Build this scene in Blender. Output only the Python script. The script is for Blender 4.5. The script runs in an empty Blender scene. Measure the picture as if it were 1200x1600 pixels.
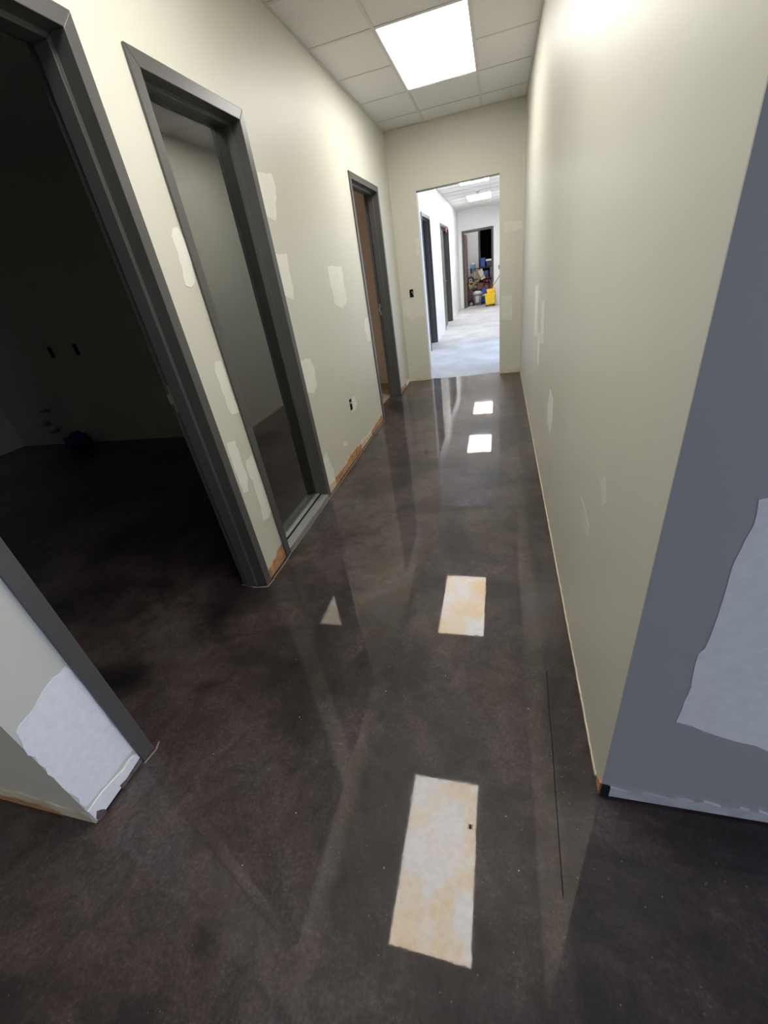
import bpy, bmesh, math, random
from mathutils import Vector, Matrix, noise

scene = bpy.context.scene
COL = scene.collection
random.seed(7)

# ------------------------------------------------------------------ camera
cam_d = bpy.data.cameras.new('camera')
cam_d.sensor_fit = 'VERTICAL'
cam_d.sensor_height = 36.0
cam_d.lens = 640.25 * 36.0 / 1600.0
cam_d.clip_start = 0.02
cam = bpy.data.objects.new('camera', cam_d)
COL.objects.link(cam)
EYE = 1.380
cam.matrix_world = (Matrix.Translation((0, 0, EYE)) @ Matrix.Rotation(0.3155, 4, 'Z')
                    @ Matrix.Rotation(1.0514, 4, 'X') @ Matrix.Rotation(-0.1612, 4, 'Z'))
scene.camera = cam

# ------------------------------------------------------------------ world, daylight, exposure
world = bpy.data.worlds.new('world')
scene.world = world
world.use_nodes = True
bg = world.node_tree.nodes['Background']
bg.inputs[0].default_value = (0.62, 0.76, 1.0, 1)
bg.inputs[1].default_value = 1.0


def area_light(name, loc, rot, sx, sy, power, color):
    d = bpy.data.lights.new(name, 'AREA')
    d.shape = 'RECTANGLE'
    d.size = sx
    d.size_y = sy
    d.energy = power
    d.color = color
    o = bpy.data.objects.new(name, d)
    o.location = loc
    o.rotation_euler = rot
    COL.objects.link(o)
    return o


# added lamps for assumed daylight at unseen openings of far hall and cross hall
area_light('assumed_daylight_far', (0.62, 7.75, 1.12), (0, math.radians(90), 0), 2.1, 2.2, 27, (0.60, 0.72, 1.0))
area_light('assumed_daylight_cross', (4.75, -0.95, 1.25), (0, math.radians(90), 0), 2.1, 2.6, 75, (0.60, 0.70, 1.0))
LAMP = 11.5            # radiance of the ceiling panels

vs = scene.view_settings
vs.view_transform = 'Standard'
vs.look = 'None'
vs.exposure = 0.42
vs.gamma = 1.0
vs.use_curve_mapping = False
scene.cycles.max_bounces = 10
scene.cycles.diffuse_bounces = 6
scene.cycles.glossy_bounces = 5
scene.cycles.transmission_bounces = 6
scene.cycles.sample_clamp_indirect = 6.0
scene.cycles.use_denoising = True

# ------------------------------------------------------------------ materials
MATS = {}


def mat(name, color, rough=0.5, spec=0.5, metal=0.0, noise_amt=0.0, noise_scale=4.0, bump=0.0, bump_scale=200.0,
        coat=0.0):
    if name in MATS:
        return MATS[name]
    m = bpy.data.materials.new(name)
    m.use_nodes = True
    nt = m.node_tree
    b = nt.nodes['Principled BSDF']
    b.inputs['Base Color'].default_value = (*color, 1)
    b.inputs['Roughness'].default_value = rough
    b.inputs['Specular IOR Level'].default_value = spec
    b.inputs['Metallic'].default_value = metal
    b.inputs['Coat Weight'].default_value = coat
    tc = nt.nodes.new('ShaderNodeTexCoord')
    if noise_amt > 0:
        n = nt.nodes.new('ShaderNodeTexNoise')
        n.inputs['Scale'].default_value = noise_scale
        n.inputs['Detail'].default_value = 5
        nt.links.new(tc.outputs['Object'], n.inputs['Vector'])
        r = nt.nodes.new('ShaderNodeValToRGB')
        r.color_ramp.elements[0].position = 0.3
        r.color_ramp.elements[1].position = 0.7
        r.color_ramp.elements[0].color = (*[max(0, c * (1 - noise_amt)) for c in color], 1)
        r.color_ramp.elements[1].color = (*[min(1, c * (1 + noise_amt)) for c in color], 1)
        nt.links.new(n.outputs['Fac'], r.inputs['Fac'])
        nt.links.new(r.outputs['Color'], b.inputs['Base Color'])
    if bump > 0:
        n2 = nt.nodes.new('ShaderNodeTexNoise')
        n2.inputs['Scale'].default_value = bump_scale
        n2.inputs['Detail'].default_value = 3
        nt.links.new(tc.outputs['Object'], n2.inputs['Vector'])
        bp = nt.nodes.new('ShaderNodeBump')
        bp.inputs['Strength'].default_value = bump
        bp.inputs['Distance'].default_value = 0.002
        nt.links.new(n2.outputs['Fac'], bp.inputs['Height'])
        nt.links.new(bp.outputs['Normal'], b.inputs['Normal'])
    MATS[name] = m
    return m


def emit_mat(name, color, strength):
    m = bpy.data.materials.new(name)
    m.use_nodes = True
    nt = m.node_tree
    nt.nodes.clear()
    e = nt.nodes.new('ShaderNodeEmission')
    e.inputs[0].default_value = (*color, 1)
    e.inputs[1].default_value = strength
    o = nt.nodes.new('ShaderNodeOutputMaterial')
    nt.links.new(e.outputs[0], o.inputs[0])
    MATS[name] = m
    return m


def polished_floor_mat():
    m = bpy.data.materials.new('polished_concrete')
    m.use_nodes = True
    nt = m.node_tree
    N, Lk = nt.nodes, nt.links
    b = N['Principled BSDF']
    tc = N.new('ShaderNodeTexCoord')

    def nz(scale, detail, rough=0.6, dist=0.0):
        n = N.new('ShaderNodeTexNoise')
        n.inputs['Scale'].default_value = scale
        n.inputs['Detail'].default_value = detail
        n.inputs['Roughness'].default_value = rough
        n.inputs['Distortion'].default_value = dist
        Lk.new(tc.outputs['Object'], n.inputs['Vector'])
        return n

    def ramp(src, stops):
        r = N.new('ShaderNodeValToRGB')
        e = r.color_ramp.elements
        e[0].position, e[0].color = stops[0][0], (*stops[0][1], 1)
        e[1].position, e[1].color = stops[-1][0], (*stops[-1][1], 1)
        for p, c in stops[1:-1]:
            k = e.new(p)
            k.color = (*c, 1)
        Lk.new(src, r.inputs['Fac'])
        return r

    def mix(kind, fac, c1, c2):
        x = N.new('ShaderNodeMix')
        x.data_type = 'RGBA'
        x.blend_type = kind
        if isinstance(fac, float):
            x.inputs[0].default_value = fac
        else:
            Lk.new(fac, x.inputs[0])
        for s, c in ((6, c1), (7, c2)):
            if isinstance(c, tuple):
                x.inputs[s].default_value = (*c, 1)
            else:
                Lk.new(c, x.inputs[s])
        return x.outputs[2]

    big = ramp(nz(1.5, 7, 0.62, 0.5).outputs['Fac'],
               [(0.36, (0.008, 0.0065, 0.0068)), (0.46, (0.026, 0.0195, 0.0195)), (0.54, (0.054, 0.040, 0.039)),
                (0.66, (0.064, 0.055, 0.055))])
    mid = ramp(nz(9, 8, 0.7, 1.2).outputs['Fac'], [(0.35, (0.60, 0.58, 0.57)), (0.68, (1.4, 1.36, 1.33))])
    fine = ramp(nz(90, 6, 0.75).outputs['Fac'], [(0.36, (0.65, 0.65, 0.65)), (0.52, (1, 1, 1)), (0.70, (1.9, 1.8, 1.75))])
    c = mix('MULTIPLY', 1.0, big.outputs['Color'], mid.outputs['Color'])
    c = mix('MULTIPLY', 0.8, c, fine.outputs['Color'])
    # darker edge-grinder band along the right wall (x about 0.15 .. 0.28)
    sep = N.new('ShaderNodeSeparateXYZ')
    Lk.new(tc.outputs['Object'], sep.inputs[0])
    wob = N.new('ShaderNodeMath'); wob.operation = 'MULTIPLY_ADD'
    wob.inputs[1].default_value = 0.10
    Lk.new(nz(3.0, 4).outputs['Fac'], wob.inputs[0])
    Lk.new(sep.outputs['X'], wob.inputs[2])
    band = ramp(wob.outputs[0], [(0.205, (1, 1, 1)), (0.225, (0.36, 0.36, 0.37)), (0.245, (0.45, 0.44, 0.44)), (0.30, (0.92, 0.9, 0.9))])
    c = mix('MULTIPLY', 0.75, c, band.outputs['Color'])
    # sparse pale aggregate specks
    v = N.new('ShaderNodeTexVoronoi')
    v.inputs['Scale'].default_value = 34
    Lk.new(tc.outputs['Object'], v.inputs['Vector'])
    sp = ramp(v.outputs['Distance'], [(0.045, (1, 1, 1)), (0.075, (0, 0, 0))])
    c = mix('MIX', sp.outputs['Color'], c, (0.12, 0.11, 0.105))
    Lk.new(c, b.inputs['Base Color'])
    b.inputs['Roughness'].default_value = 0.5
    b.inputs['Specular IOR Level'].default_value = 0.30
    # patchy sealer: its gloss is tinted and slightly uneven
    gl = N.new('ShaderNodeBsdfGlossy')
    ct = ramp(nz(5.5, 6, 0.55, 0.5).outputs['Fac'], [(0.38, (0.80, 0.63, 0.44)), (0.48, (0.79, 0.71, 0.61)), (0.55, (0.78, 0.765, 0.77))])
    ct2 = ramp(nz(60, 5, 0.7).outputs['Fac'], [(0.36, (0.86, 0.86, 0.86)), (0.6, (1, 1, 1))])
    Lk.new(mix('MULTIPLY', 1.0, ct.outputs['Color'], ct2.outputs['Color']), gl.inputs['Color'])
    rr = ramp(nz(6, 6).outputs['Fac'], [(0.35, (0.018, 0.018, 0.018)), (0.7, (0.05, 0.05, 0.05))])
    Lk.new(rr.outputs['Color'], gl.inputs['Roughness'])
    bp = N.new('ShaderNodeBump')
    bp.inputs['Strength'].default_value = 0.05
    bp.inputs['Distance'].default_value = 0.001
    Lk.new(nz(14, 3).outputs['Fac'], bp.inputs['Height'])
    Lk.new(bp.outputs['Normal'], gl.inputs['Normal'])
    fr = N.new('ShaderNodeFresnel')
    fr.inputs['IOR'].default_value = 1.5
    ms = N.new('ShaderNodeMixShader')
    Lk.new(fr.outputs[0], ms.inputs[0])
    Lk.new(b.outputs[0], ms.inputs[1])
    Lk.new(gl.outputs[0], ms.inputs[2])
    Lk.new(ms.outputs[0], N['Material Output'].inputs[0])
    MATS['polished'] = m
    return m


def glass_mat():
    m = bpy.data.materials.new('pane_glass')
    m.use_nodes = True
    nt = m.node_tree
    nt.nodes.clear()
    tr = nt.nodes.new('ShaderNodeBsdfTransparent')
    tr.inputs[0].default_value = (0.75, 0.77, 0.77, 1)
    gl = nt.nodes.new('ShaderNodeBsdfGlossy')
    gl.inputs['Roughness'].default_value = 0.03
    gl.inputs[0].default_value = (0.97, 1.0, 1.0, 1)
    fr = nt.nodes.new('ShaderNodeFresnel')
    fr.inputs['IOR'].default_value = 2.7
    mx = nt.nodes.new('ShaderNodeMixShader')
    o = nt.nodes.new('ShaderNodeOutputMaterial')
    nt.links.new(fr.outputs[0], mx.inputs[0])
    nt.links.new(tr.outputs[0], mx.inputs[1])
    nt.links.new(gl.outputs[0], mx.inputs[2])
    nt.links.new(mx.outputs[0], o.inputs[0])
    MATS['glass'] = m
    return m


PAINT = mat('wall_paint', (0.638, 0.623, 0.538), 0.45, 0.26, noise_amt=0.025, noise_scale=1.3, bump=0.05, bump_scale=160)
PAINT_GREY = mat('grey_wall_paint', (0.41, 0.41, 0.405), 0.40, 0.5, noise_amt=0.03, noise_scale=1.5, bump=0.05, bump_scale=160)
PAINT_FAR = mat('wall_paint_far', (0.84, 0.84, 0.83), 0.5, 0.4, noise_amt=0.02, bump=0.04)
PAINT_CLOSET = mat('closet_paint', (0.78, 0.64, 0.52), 0.6, 0.3, noise_amt=0.03)
PAINT_ROOM = mat('room_paint', (0.62, 0.60, 0.52), 0.6, 0.3, noise_amt=0.03)
FILLER = mat('joint_compound', (0.82, 0.81, 0.74), 0.75, 0.25, noise_amt=0.03, noise_scale=9, bump=0.1, bump_scale=60)
FILLER_FAINT = mat('thin_compound', (0.70, 0.685, 0.60), 0.6, 0.3, noise_amt=0.04, noise_scale=9)
PRIMER = mat('white_primer', (0.86, 0.86, 0.86), 0.7, 0.25, noise_amt=0.04, noise_scale=45, bump=0.06, bump_scale=220)
BARE = mat('torn_board_paper', (0.47, 0.27, 0.14), 0.9, 0.1, noise_amt=0.30, noise_scale=22, bump=0.3, bump_scale=70)
BARE_PALE = mat('torn_board_plaster', (0.66, 0.55, 0.40), 0.9, 0.1, noise_amt=0.18, noise_scale=30, bump=0.3, bump_scale=70)
SMUDGE = mat('dark_smudge', (0.13, 0.10, 0.10), 0.8, 0.2, noise_amt=0.4, noise_scale=60)
CAULK = mat('base_caulk', (0.62, 0.55, 0.42), 0.7, 0.3, noise_amt=0.15, noise_scale=12)
METAL = mat('frame_enamel', (0.086, 0.085, 0.081), 0.36, 0.5, noise_amt=0.06, noise_scale=6)
STEEL = mat('strike_steel', (0.42, 0.42, 0.40), 0.38, 0.5, metal=0.8)
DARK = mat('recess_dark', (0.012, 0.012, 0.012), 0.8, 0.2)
WHITE_PL = mat('white_plastic', (0.75, 0.74, 0.70), 0.5)
TILE = mat('ceiling_tile', (0.77, 0.755, 0.745), 0.95, 0.1, noise_amt=0.05, noise_scale=120, bump=0.3, bump_scale=220)
TEE = mat('ceiling_tee', (0.66, 0.64, 0.61), 0.5, 0.3)
RAW = mat('raw_concrete', (0.52, 0.52, 0.53), 0.85, 0.2, noise_amt=0.14, noise_scale=2.2, bump=0.2, bump_scale=40)
TANFLOOR = mat('tan_subfloor', (0.30, 0.24, 0.17), 0.85, 0.2, noise_amt=0.25, noise_scale=7)
PANEL = emit_mat('light_panel', (1.0, 0.975, 0.925), LAMP)
FILL_CROSS = emit_mat('fill_panel_cross', (1.0, 0.95, 0.86), LAMP * 0.7)  # weaker emission for the added cross hall fill panel
PANEL_FAR = emit_mat('light_panel_far', (0.97, 0.985, 1.0), LAMP * 1.4)
POLISHED = polished_floor_mat()
GLASS = glass_mat()

# ------------------------------------------------------------------ mesh helpers


class MB:
    def __init__(self):
        self.v, self.f, self.sm = [], [], []

    def add(self, verts, faces, smooth=False):
        o = len(self.v)
        self.v += [tuple(p) for p in verts]
        self.f += [tuple(i + o for i in f) for f in faces]
        self.sm += [smooth] * len(faces)
        return self

    def box(self, x0, x1, y0, y1, z0, z1, M=None):
        vs_ = [(x, y, z) for z in (z0, z1) for y in (y0, y1) for x in (x0, x1)]
        if M is not None:
            vs_ = [M @ Vector(p) for p in vs_]
        return self.add(vs_, [(0, 2, 3, 1), (4, 5, 7, 6), (0, 1, 5, 4), (2, 6, 7, 3), (0, 4, 6, 2), (1, 3, 7, 5)])

    def tube(self, pts, r, n=10, caps=True):
        pts = [Vector(p) for p in pts]
        rs = r if isinstance(r, (list, tuple)) else [r] * len(pts)
        vs_, fs = [], []
        ref = None
        for i, p in enumerate(pts):
            d = (pts[min(i + 1, len(pts) - 1)] - pts[max(i - 1, 0)]).normalized()
            if ref is None:
                ref = Vector((0, 0, 1)) if abs(d.z) < 0.9 else Vector((1, 0, 0))
            u = d.cross(ref).normalized()
            w = u.cross(d).normalized()
            ref = w
            for k in range(n):
                a = 2 * math.pi * k / n
                vs_.append(p + (u * math.cos(a) + w * math.sin(a)) * rs[i])
        for i in range(len(pts) - 1):
            for k in range(n):
                k2 = (k + 1) % n
                fs.append((i * n + k, i * n + k2, (i + 1) * n + k2, (i + 1) * n + k))
        self.add(vs_, fs, True)
        if caps:
            self.add(vs_[:n], [tuple(range(n - 1, -1, -1))])
            self.add(vs_[-n:], [tuple(range(n))])
        return self

    def lathe(self, prof, c=(0, 0, 0), n=20, sx=1, sy=1):
        vs_, fs = [], []
        for r, z in prof:
            for k in range(n):
                a = 2 * math.pi * k / n
                vs_.append((c[0] + r * sx * math.cos(a), c[1] + r * sy * math.sin(a), c[2] + z))
        for i in range(len(prof) - 1):
            for k in range(n):
                k2 = (k + 1) % n
                fs.append((i * n + k, i * n + k2, (i + 1) * n + k2, (i + 1) * n + k))
        return self.add(vs_, fs, True)

    def prism(self, poly, fn, w0, w1):
        """polygon (u,v) extruded from w0 to w1; fn(u,v,w)->xyz"""
        n = len(poly)
        vs_ = [fn(u, v, w0) for u, v in poly] + [fn(u, v, w1) for u, v in poly]
        fs = [tuple(range(n)), tuple(range(2 * n - 1, n - 1, -1))]
        fs += [(i, i + n, (i + 1) % n + n, (i + 1) % n) for i in range(n)]
        return self.add(vs_, fs)

    def build(self, name, m, parent=None, bevel=0.0, recalc=True, merge=False):
        me = bpy.data.meshes.new(name)
        me.from_pydata([tuple(p) for p in self.v], [], self.f)
        for p, s in zip(me.polygons, self.sm):
            p.use_smooth = s
        if recalc or merge:
            bm = bmesh.new()
            bm.from_mesh(me)
            if merge:
                bmesh.ops.remove_doubles(bm, verts=bm.verts, dist=1e-5)
            bmesh.ops.recalc_face_normals(bm, faces=bm.faces)
            bm.to_mesh(me)
            bm.free()
        me.materials.append(m)
        o = bpy.data.objects.new(name, me)
        COL.objects.link(o)
        if parent is not None:
            o.parent = parent
            o.matrix_parent_inverse = parent.matrix_world.inverted()
        if bevel > 0:
            md = o.modifiers.new('bevel', 'BEVEL')
            md.width = bevel
            md.segments = 2
            md.limit_method = 'ANGLE'
        return o


def tag(o, label, cat, group=None, kind=None):
    o['label'] = label
    o['category'] = cat
    if group:
        o['group'] = group
    if kind:
        o['kind'] = kind
    return o


def struct(o, label, cat):
    return tag(o, label, cat, kind='structure')


def empty(name, loc=(0, 0, 0)):
    o = bpy.data.objects.new(name, None)
    o.empty_display_size = 0.1
    o.location = loc
    COL.objects.link(o)
    o.matrix_world = Matrix.Translation(loc)
    return o


def slab(name, axis, w0, w1, u0, u1, z0, z1, holes, m):
    """wall slab; axis = its normal; u runs along the other horizontal axis; w0 / w1 its two faces"""
    us = sorted({u0, u1, *[h[0] for h in holes], *[h[1] for h in holes]})
    zs = sorted({z0, z1, *[h[2] for h in holes], *[h[3] for h in holes]})

    def solid(i, j):
        if i < 0 or j < 0 or i >= len(us) - 1 or j >= len(zs) - 1:
            return False
        uc, zc = (us[i] + us[i + 1]) / 2, (zs[j] + zs[j + 1]) / 2
        return not any(h[0] < uc < h[1] and h[2] < zc < h[3] for h in holes)

    P = (lambda u, z, w: (w, u, z)) if axis == 'x' else (lambda u, z, w: (u, w, z))
    mb = MB()
    for i in range(len(us) - 1):
        for j in range(len(zs) - 1):
            if not solid(i, j):
                continue
            a, b, c, d = us[i], us[i + 1], zs[j], zs[j + 1]
            for w in (w0, w1):
                mb.add([P(a, c, w), P(b, c, w), P(b, d, w), P(a, d, w)], [(0, 1, 2, 3)])
            for ni, nj, e in ((i - 1, j, ((a, c), (a, d))), (i + 1, j, ((b, c), (b, d))),
                              (i, j - 1, ((a, c), (b, c))), (i, j + 1, ((a, d), (b, d)))):
                if not solid(ni, nj):
                    p, q = e
                    mb.add([P(*p, w0), P(*q, w0), P(*q, w1), P(*p, w1)], [(0, 1, 2, 3)])
    return mb.build(name, m, merge=True)


def plane_patch(parent, poly, axis, w, out, m, name='filler_patch', t=0.0015, wobble=0.006):
    """thin irregular patch on a wall face; out = +1/-1 direction of the room"""
    pts = []
    n = len(poly)
    for i in range(n):
        a, b = poly[i], poly[(i + 1) % n]
        L = math.hypot(b[0] - a[0], b[1] - a[1])
        k = max(1, min(8, int(L / 0.025)))
        for q in range(k):
            s = q / k
            jit = wobble if q else 0
            pts.append((a[0] + (b[0] - a[0]) * s + random.uniform(-jit, jit),
                        a[1] + (b[1] - a[1]) * s + random.uniform(-jit, jit)))
    P = (lambda u, v, d: (w + out * d, u, v)) if axis == 'x' else (lambda u, v, d: (u, w + out * d, v))
    return MB().prism(pts, P, 0.0002, t).build(name, m, parent)


def base_strip(parent, top, axis, w, out, m, name, t=0.004, z0=0.002):
    """strip along the floor with an irregular upper edge; top = [(u, z)...] with increasing u"""
    pts = []
    for (a, za), (b, zb) in zip(top, top[1:]):
        k = max(1, int((b - a) / 0.02))
        for q in range(k):
            s = q / k
            pts.append((a + (b - a) * s, max(0.006, za + (zb - za) * s + random.uniform(-0.006, 0.006))))
    pts.append(top[-1])
    poly = [(top[0][0], z0)] + pts + [(top[-1][0], z0)]
    P = (lambda u, v, d: (w + out * d, u, v)) if axis == 'x' else (lambda u, v, d: (u, w + out * d, v))
    return MB().prism(poly, P, 0.0003, t).build(name, m, parent)


# ------------------------------------------------------------------ dimensions
H = 2.743                      # ceiling
XL, XR = -1.2395, 0.2817       # corridor walls
Y_ST, Y_RT = 0.360, 0.704      # near ends of the left and right wall
YE = 5.968                     # cross wall with the opening
YF = 15.85                     # far end wall
T = 0.13                       # wall thickness
ZD = 2.185                     # top of the door frames
HT = 2.80                      # wall height (goes above the ceiling)
D1, W1, D3 = (0.556, 1.560), (1.769, 2.553), (4.305, 5.325)
DA, DB = (8.25, 9.29), (10.93, 12.74)
DF = (-1.128, -0.149)
OP = (-0.929, 0.0127, 2.164)   # bare opening in the cross wall
FR = 0.02                      # wall goes this far into the frame throat


def fr_hole(d, z=ZD):
    return (d[0] + FR, d[1] - FR, 0.0, z - FR)


# ------------------------------------------------------------------ floors
edge = [(-1.37, 6.03)]
xx = -1.30
while xx < 0.40:
    edge.append((xx, 6.035 + 0.035 * math.sin(xx * 4.0 + 0.6) + random.uniform(-0.012, 0.012)))
    xx += 0.06
edge.append((0.41, 6.03))


def flat(name, poly, z0, z1, m):
    return MB().prism(poly, lambda u, v, w: (u, v, w), z0, z1).build(name, m)


floor = flat('floor', [(-6.63, -3.6), (4.63, -3.6), (4.63, 0.834), (0.41, 0.834)] + edge[::-1]
             + [(-1.37, 5.33), (-1.40, 4.25), (-6.63, 4.25)], -0.1, 0.0, POLISHED)
struct(floor, 'dark brown polished concrete floor mirroring the ceiling lights', 'floor')
floor_far = flat('floor_far', edge + [(0.41, 19.6), (-1.37, 19.6)], -0.1, 0.0, RAW)
struct(floor_far, 'pale unpolished concrete floor of the bright hall beyond the opening', 'floor')
floor_side = flat('floor_side', [(-3.3, 4.25), (-1.40, 4.25), (-1.37, 5.33), (-1.37, 6.10), (-3.3, 6.10)], -0.1, -0.0005, TANFLOOR)
struct(floor_side, 'tan bare subfloor seen through the doorway nearest the opening', 'floor')

# ------------------------------------------------------------------ walls
OUT = (3.335, 3.395, 0.402, 0.497)          # cut-out for the outlet box in the left wall
SW = (-1.118, -1.068, 1.073, 1.166)         # switch box in the cross wall
wall_left = slab('wall_left', 'x', XL - T, XL, Y_ST, YE, 0, HT,
                 [fr_hole(D1), fr_hole(W1), fr_hole(D3), OUT], PAINT)
struct(wall_left, 'greenish beige left corridor wall with filler patches and three framed openings', 'wall')
wall_right = slab('wall_right', 'x', XR, XR + T, Y_RT + .004, YE, 0, HT, [], PAINT)
struct(wall_right, 'long glossy beige right corridor wall', 'wall')
wall_end = slab('wall_end', 'y', YE, YE + T, XL - T, XR + T, 0, HT, [(OP[0], OP[1], 0, OP[2]), SW], PAINT)
struct(wall_end, 'cross wall with a bare doorless opening at the corridor end', 'wall')
wall_near_left = slab('wall_near_left', 'y', Y_ST, Y_ST + T, -6.63, XL - T, 0, HT, [], PAINT)
struct(wall_near_left, 'short beige wall turning left at the nearest corner', 'wall')
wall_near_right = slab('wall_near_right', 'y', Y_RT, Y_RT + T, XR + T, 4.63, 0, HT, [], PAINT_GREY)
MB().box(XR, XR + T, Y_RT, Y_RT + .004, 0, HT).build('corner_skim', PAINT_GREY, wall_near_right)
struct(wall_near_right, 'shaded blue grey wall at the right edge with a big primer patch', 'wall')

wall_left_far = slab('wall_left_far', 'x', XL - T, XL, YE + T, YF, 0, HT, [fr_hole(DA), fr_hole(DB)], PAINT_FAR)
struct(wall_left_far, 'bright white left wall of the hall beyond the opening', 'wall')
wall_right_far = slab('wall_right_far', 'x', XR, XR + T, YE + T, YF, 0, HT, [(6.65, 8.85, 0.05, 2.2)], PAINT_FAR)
struct(wall_right_far, 'white right wall of the far hall with an assumed side opening added for daylight', 'wall')
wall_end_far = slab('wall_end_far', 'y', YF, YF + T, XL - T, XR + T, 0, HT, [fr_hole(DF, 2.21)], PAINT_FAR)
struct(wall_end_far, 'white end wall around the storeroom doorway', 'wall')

# rooms behind the left wall, storeroom and the cross hall behind the camera
for nm, ax, w0, w1, u0, u1, holes, m, lab in [
    ('wall_room_back', 'y', 4.12, 4.25, -6.63, XL - T, [(-5.195, -5.135, 1.075, 1.195), (-4.804, -4.744, 1.07, 1.19)], PAINT_ROOM, 'back wall of the unlit room behind the nearest door frame'),
    ('wall_room_left', 'x', -6.63, -6.50, 0.49, 4.12, [], PAINT_ROOM, 'far side wall of the unlit room'),
    ('wall_closet_back', 'y', 6.00, 6.10, -3.3, XL - T, [], PAINT_CLOSET, 'brownish dim wall behind the third doorway'),
    ('wall_closet_left', 'x', -3.43, -3.30, 4.25, 6.10, [], PAINT_CLOSET, 'side wall of the small dim room'),
    ('wall_side_rooms', 'x', -3.43, -3.30, 6.23, 15.85, [], PAINT_ROOM, 'side wall of the dark rooms off the far hall'),
    ('wall_side_split', 'y', 10.05, 10.15, -3.30, XL - T, [], PAINT_ROOM, 'partition between the dark rooms off the far hall'),
    ('wall_store_left', 'x', -1.80, -1.67, YF + T, 19.6, [], PAINT_FAR, 'left wall of the cluttered storeroom'),
    ('wall_store_right', 'x', 0.60, 0.73, YF + T, 19.6, [], PAINT_FAR, 'right wall of the cluttered storeroom'),
    ('wall_store_back', 'y', 17.40, 17.50, -1.67, 0.60, [(-0.66, 0.30, 0, 2.3)], PAINT_FAR, 'cream back wall of the storeroom beside a dark doorway'),
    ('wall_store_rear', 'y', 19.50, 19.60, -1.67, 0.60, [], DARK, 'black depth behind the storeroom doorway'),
    ('wall_cross_back', 'y', -3.73, -3.60, -6.63, 4.63, [], PAINT, 'wall of the cross hall behind the viewpoint'),
    ('wall_cross_left', 'x', -6.76, -6.63, -3.6, 0.49, [], PAINT, 'left end wall of the cross hall'),
    ('wall_cross_right', 'x', 4.50, 4.63, -3.6, Y_RT, [(-2.25, 0.35, 0.2, 2.3)], PAINT, 'right end wall of the cross hall around an assumed window opening added for daylight'),
]:
    struct(slab(nm, ax, w0, w1, u0, u1, 0, HT, holes, m), lab, 'wall')


def win_frame(name, x, y0, y1, z0, z1, label):  # frame around an assumed, unseen opening added for a daylight lamp
    t = empty(name, (x, (y0 + y1) / 2, z0))
    struct(t, label, 'window')
    MB().box(x, x + .10, y0, y0 + .05, z0, z1).build('jamb', METAL, t)
    MB().box(x, x + .10, y1 - .05, y1, z0, z1).build('jamb', METAL, t)
    MB().box(x, x + .10, y0 + .05, y1 - .05, z1 - .05, z1).build('head', METAL, t)
    MB().box(x, x + .10, y0 + .05, y1 - .05, z0, z0 + .05).build('sill', METAL, t)
    ym = (y0 + y1) / 2
    MB().box(x + .02, x + .08, ym - .025, ym + .025, z0 + .05, z1 - .05).build('mullion', METAL, t)


win_frame('assumed_window_2', XR + .015, 6.65, 8.85, 0.05, 2.2, 'assumed side opening without glass, added to let daylight into the far hall')
win_frame('assumed_window_3', 4.515, -2.25, 0.35, 0.2, 2.3, 'assumed window without glass, added for daylight at the right end of the cross hall')

# plain ceilings of the side spaces
for nm, b, lab in [
    ('ceiling_room', (-6.63, XL - T, 0.49, 4.25), 'ceiling of the unlit room'),
    ('ceiling_closet', (-3.43, XL - T, 4.25, 6.10), 'ceiling of the small dim room'),
    ('ceiling_side_rooms', (-3.43, XL - T, 6.10, YF), 'ceiling of the dark rooms off the far hall'),
    ('ceiling_store', (-1.80, 0.73, YF + T, 19.6), 'ceiling of the storeroom'),
    ('ceiling_cross', (-6.76, 4.63, -3.73, Y_ST), 'ceiling of the cross hall'),
    ('ceiling_cross_side', (XR, 4.63, Y_ST, Y_RT + T), 'ceiling strip above the right edge wall'),
]:
    struct(MB().box(b[0], b[1], b[2], b[3], H, H + .05).build(nm, TILE), lab, 'ceiling')
floor_rooms = MB().box(-3.43, XL - T, 6.10, YF, -.1, 0).build('floor_side_rooms', RAW)
struct(floor_rooms, 'floor of the dark rooms off the far hall', 'floor')
struct(MB().box(-1.80, -1.37, YF, 19.6, -.1, 0).build('floor_store', RAW), 'floor strip along the storeroom side', 'floor')
struct(MB().box(0.41, 0.73, YF, 19.6, -.1, 0).build('floor_store_side', RAW), 'floor strip along the storeroom right side', 'floor')

# ------------------------------------------------------------------ suspended ceilings
X1, X2 = -0.778, -0.1684          # main tees
LXW = 0.577


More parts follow.
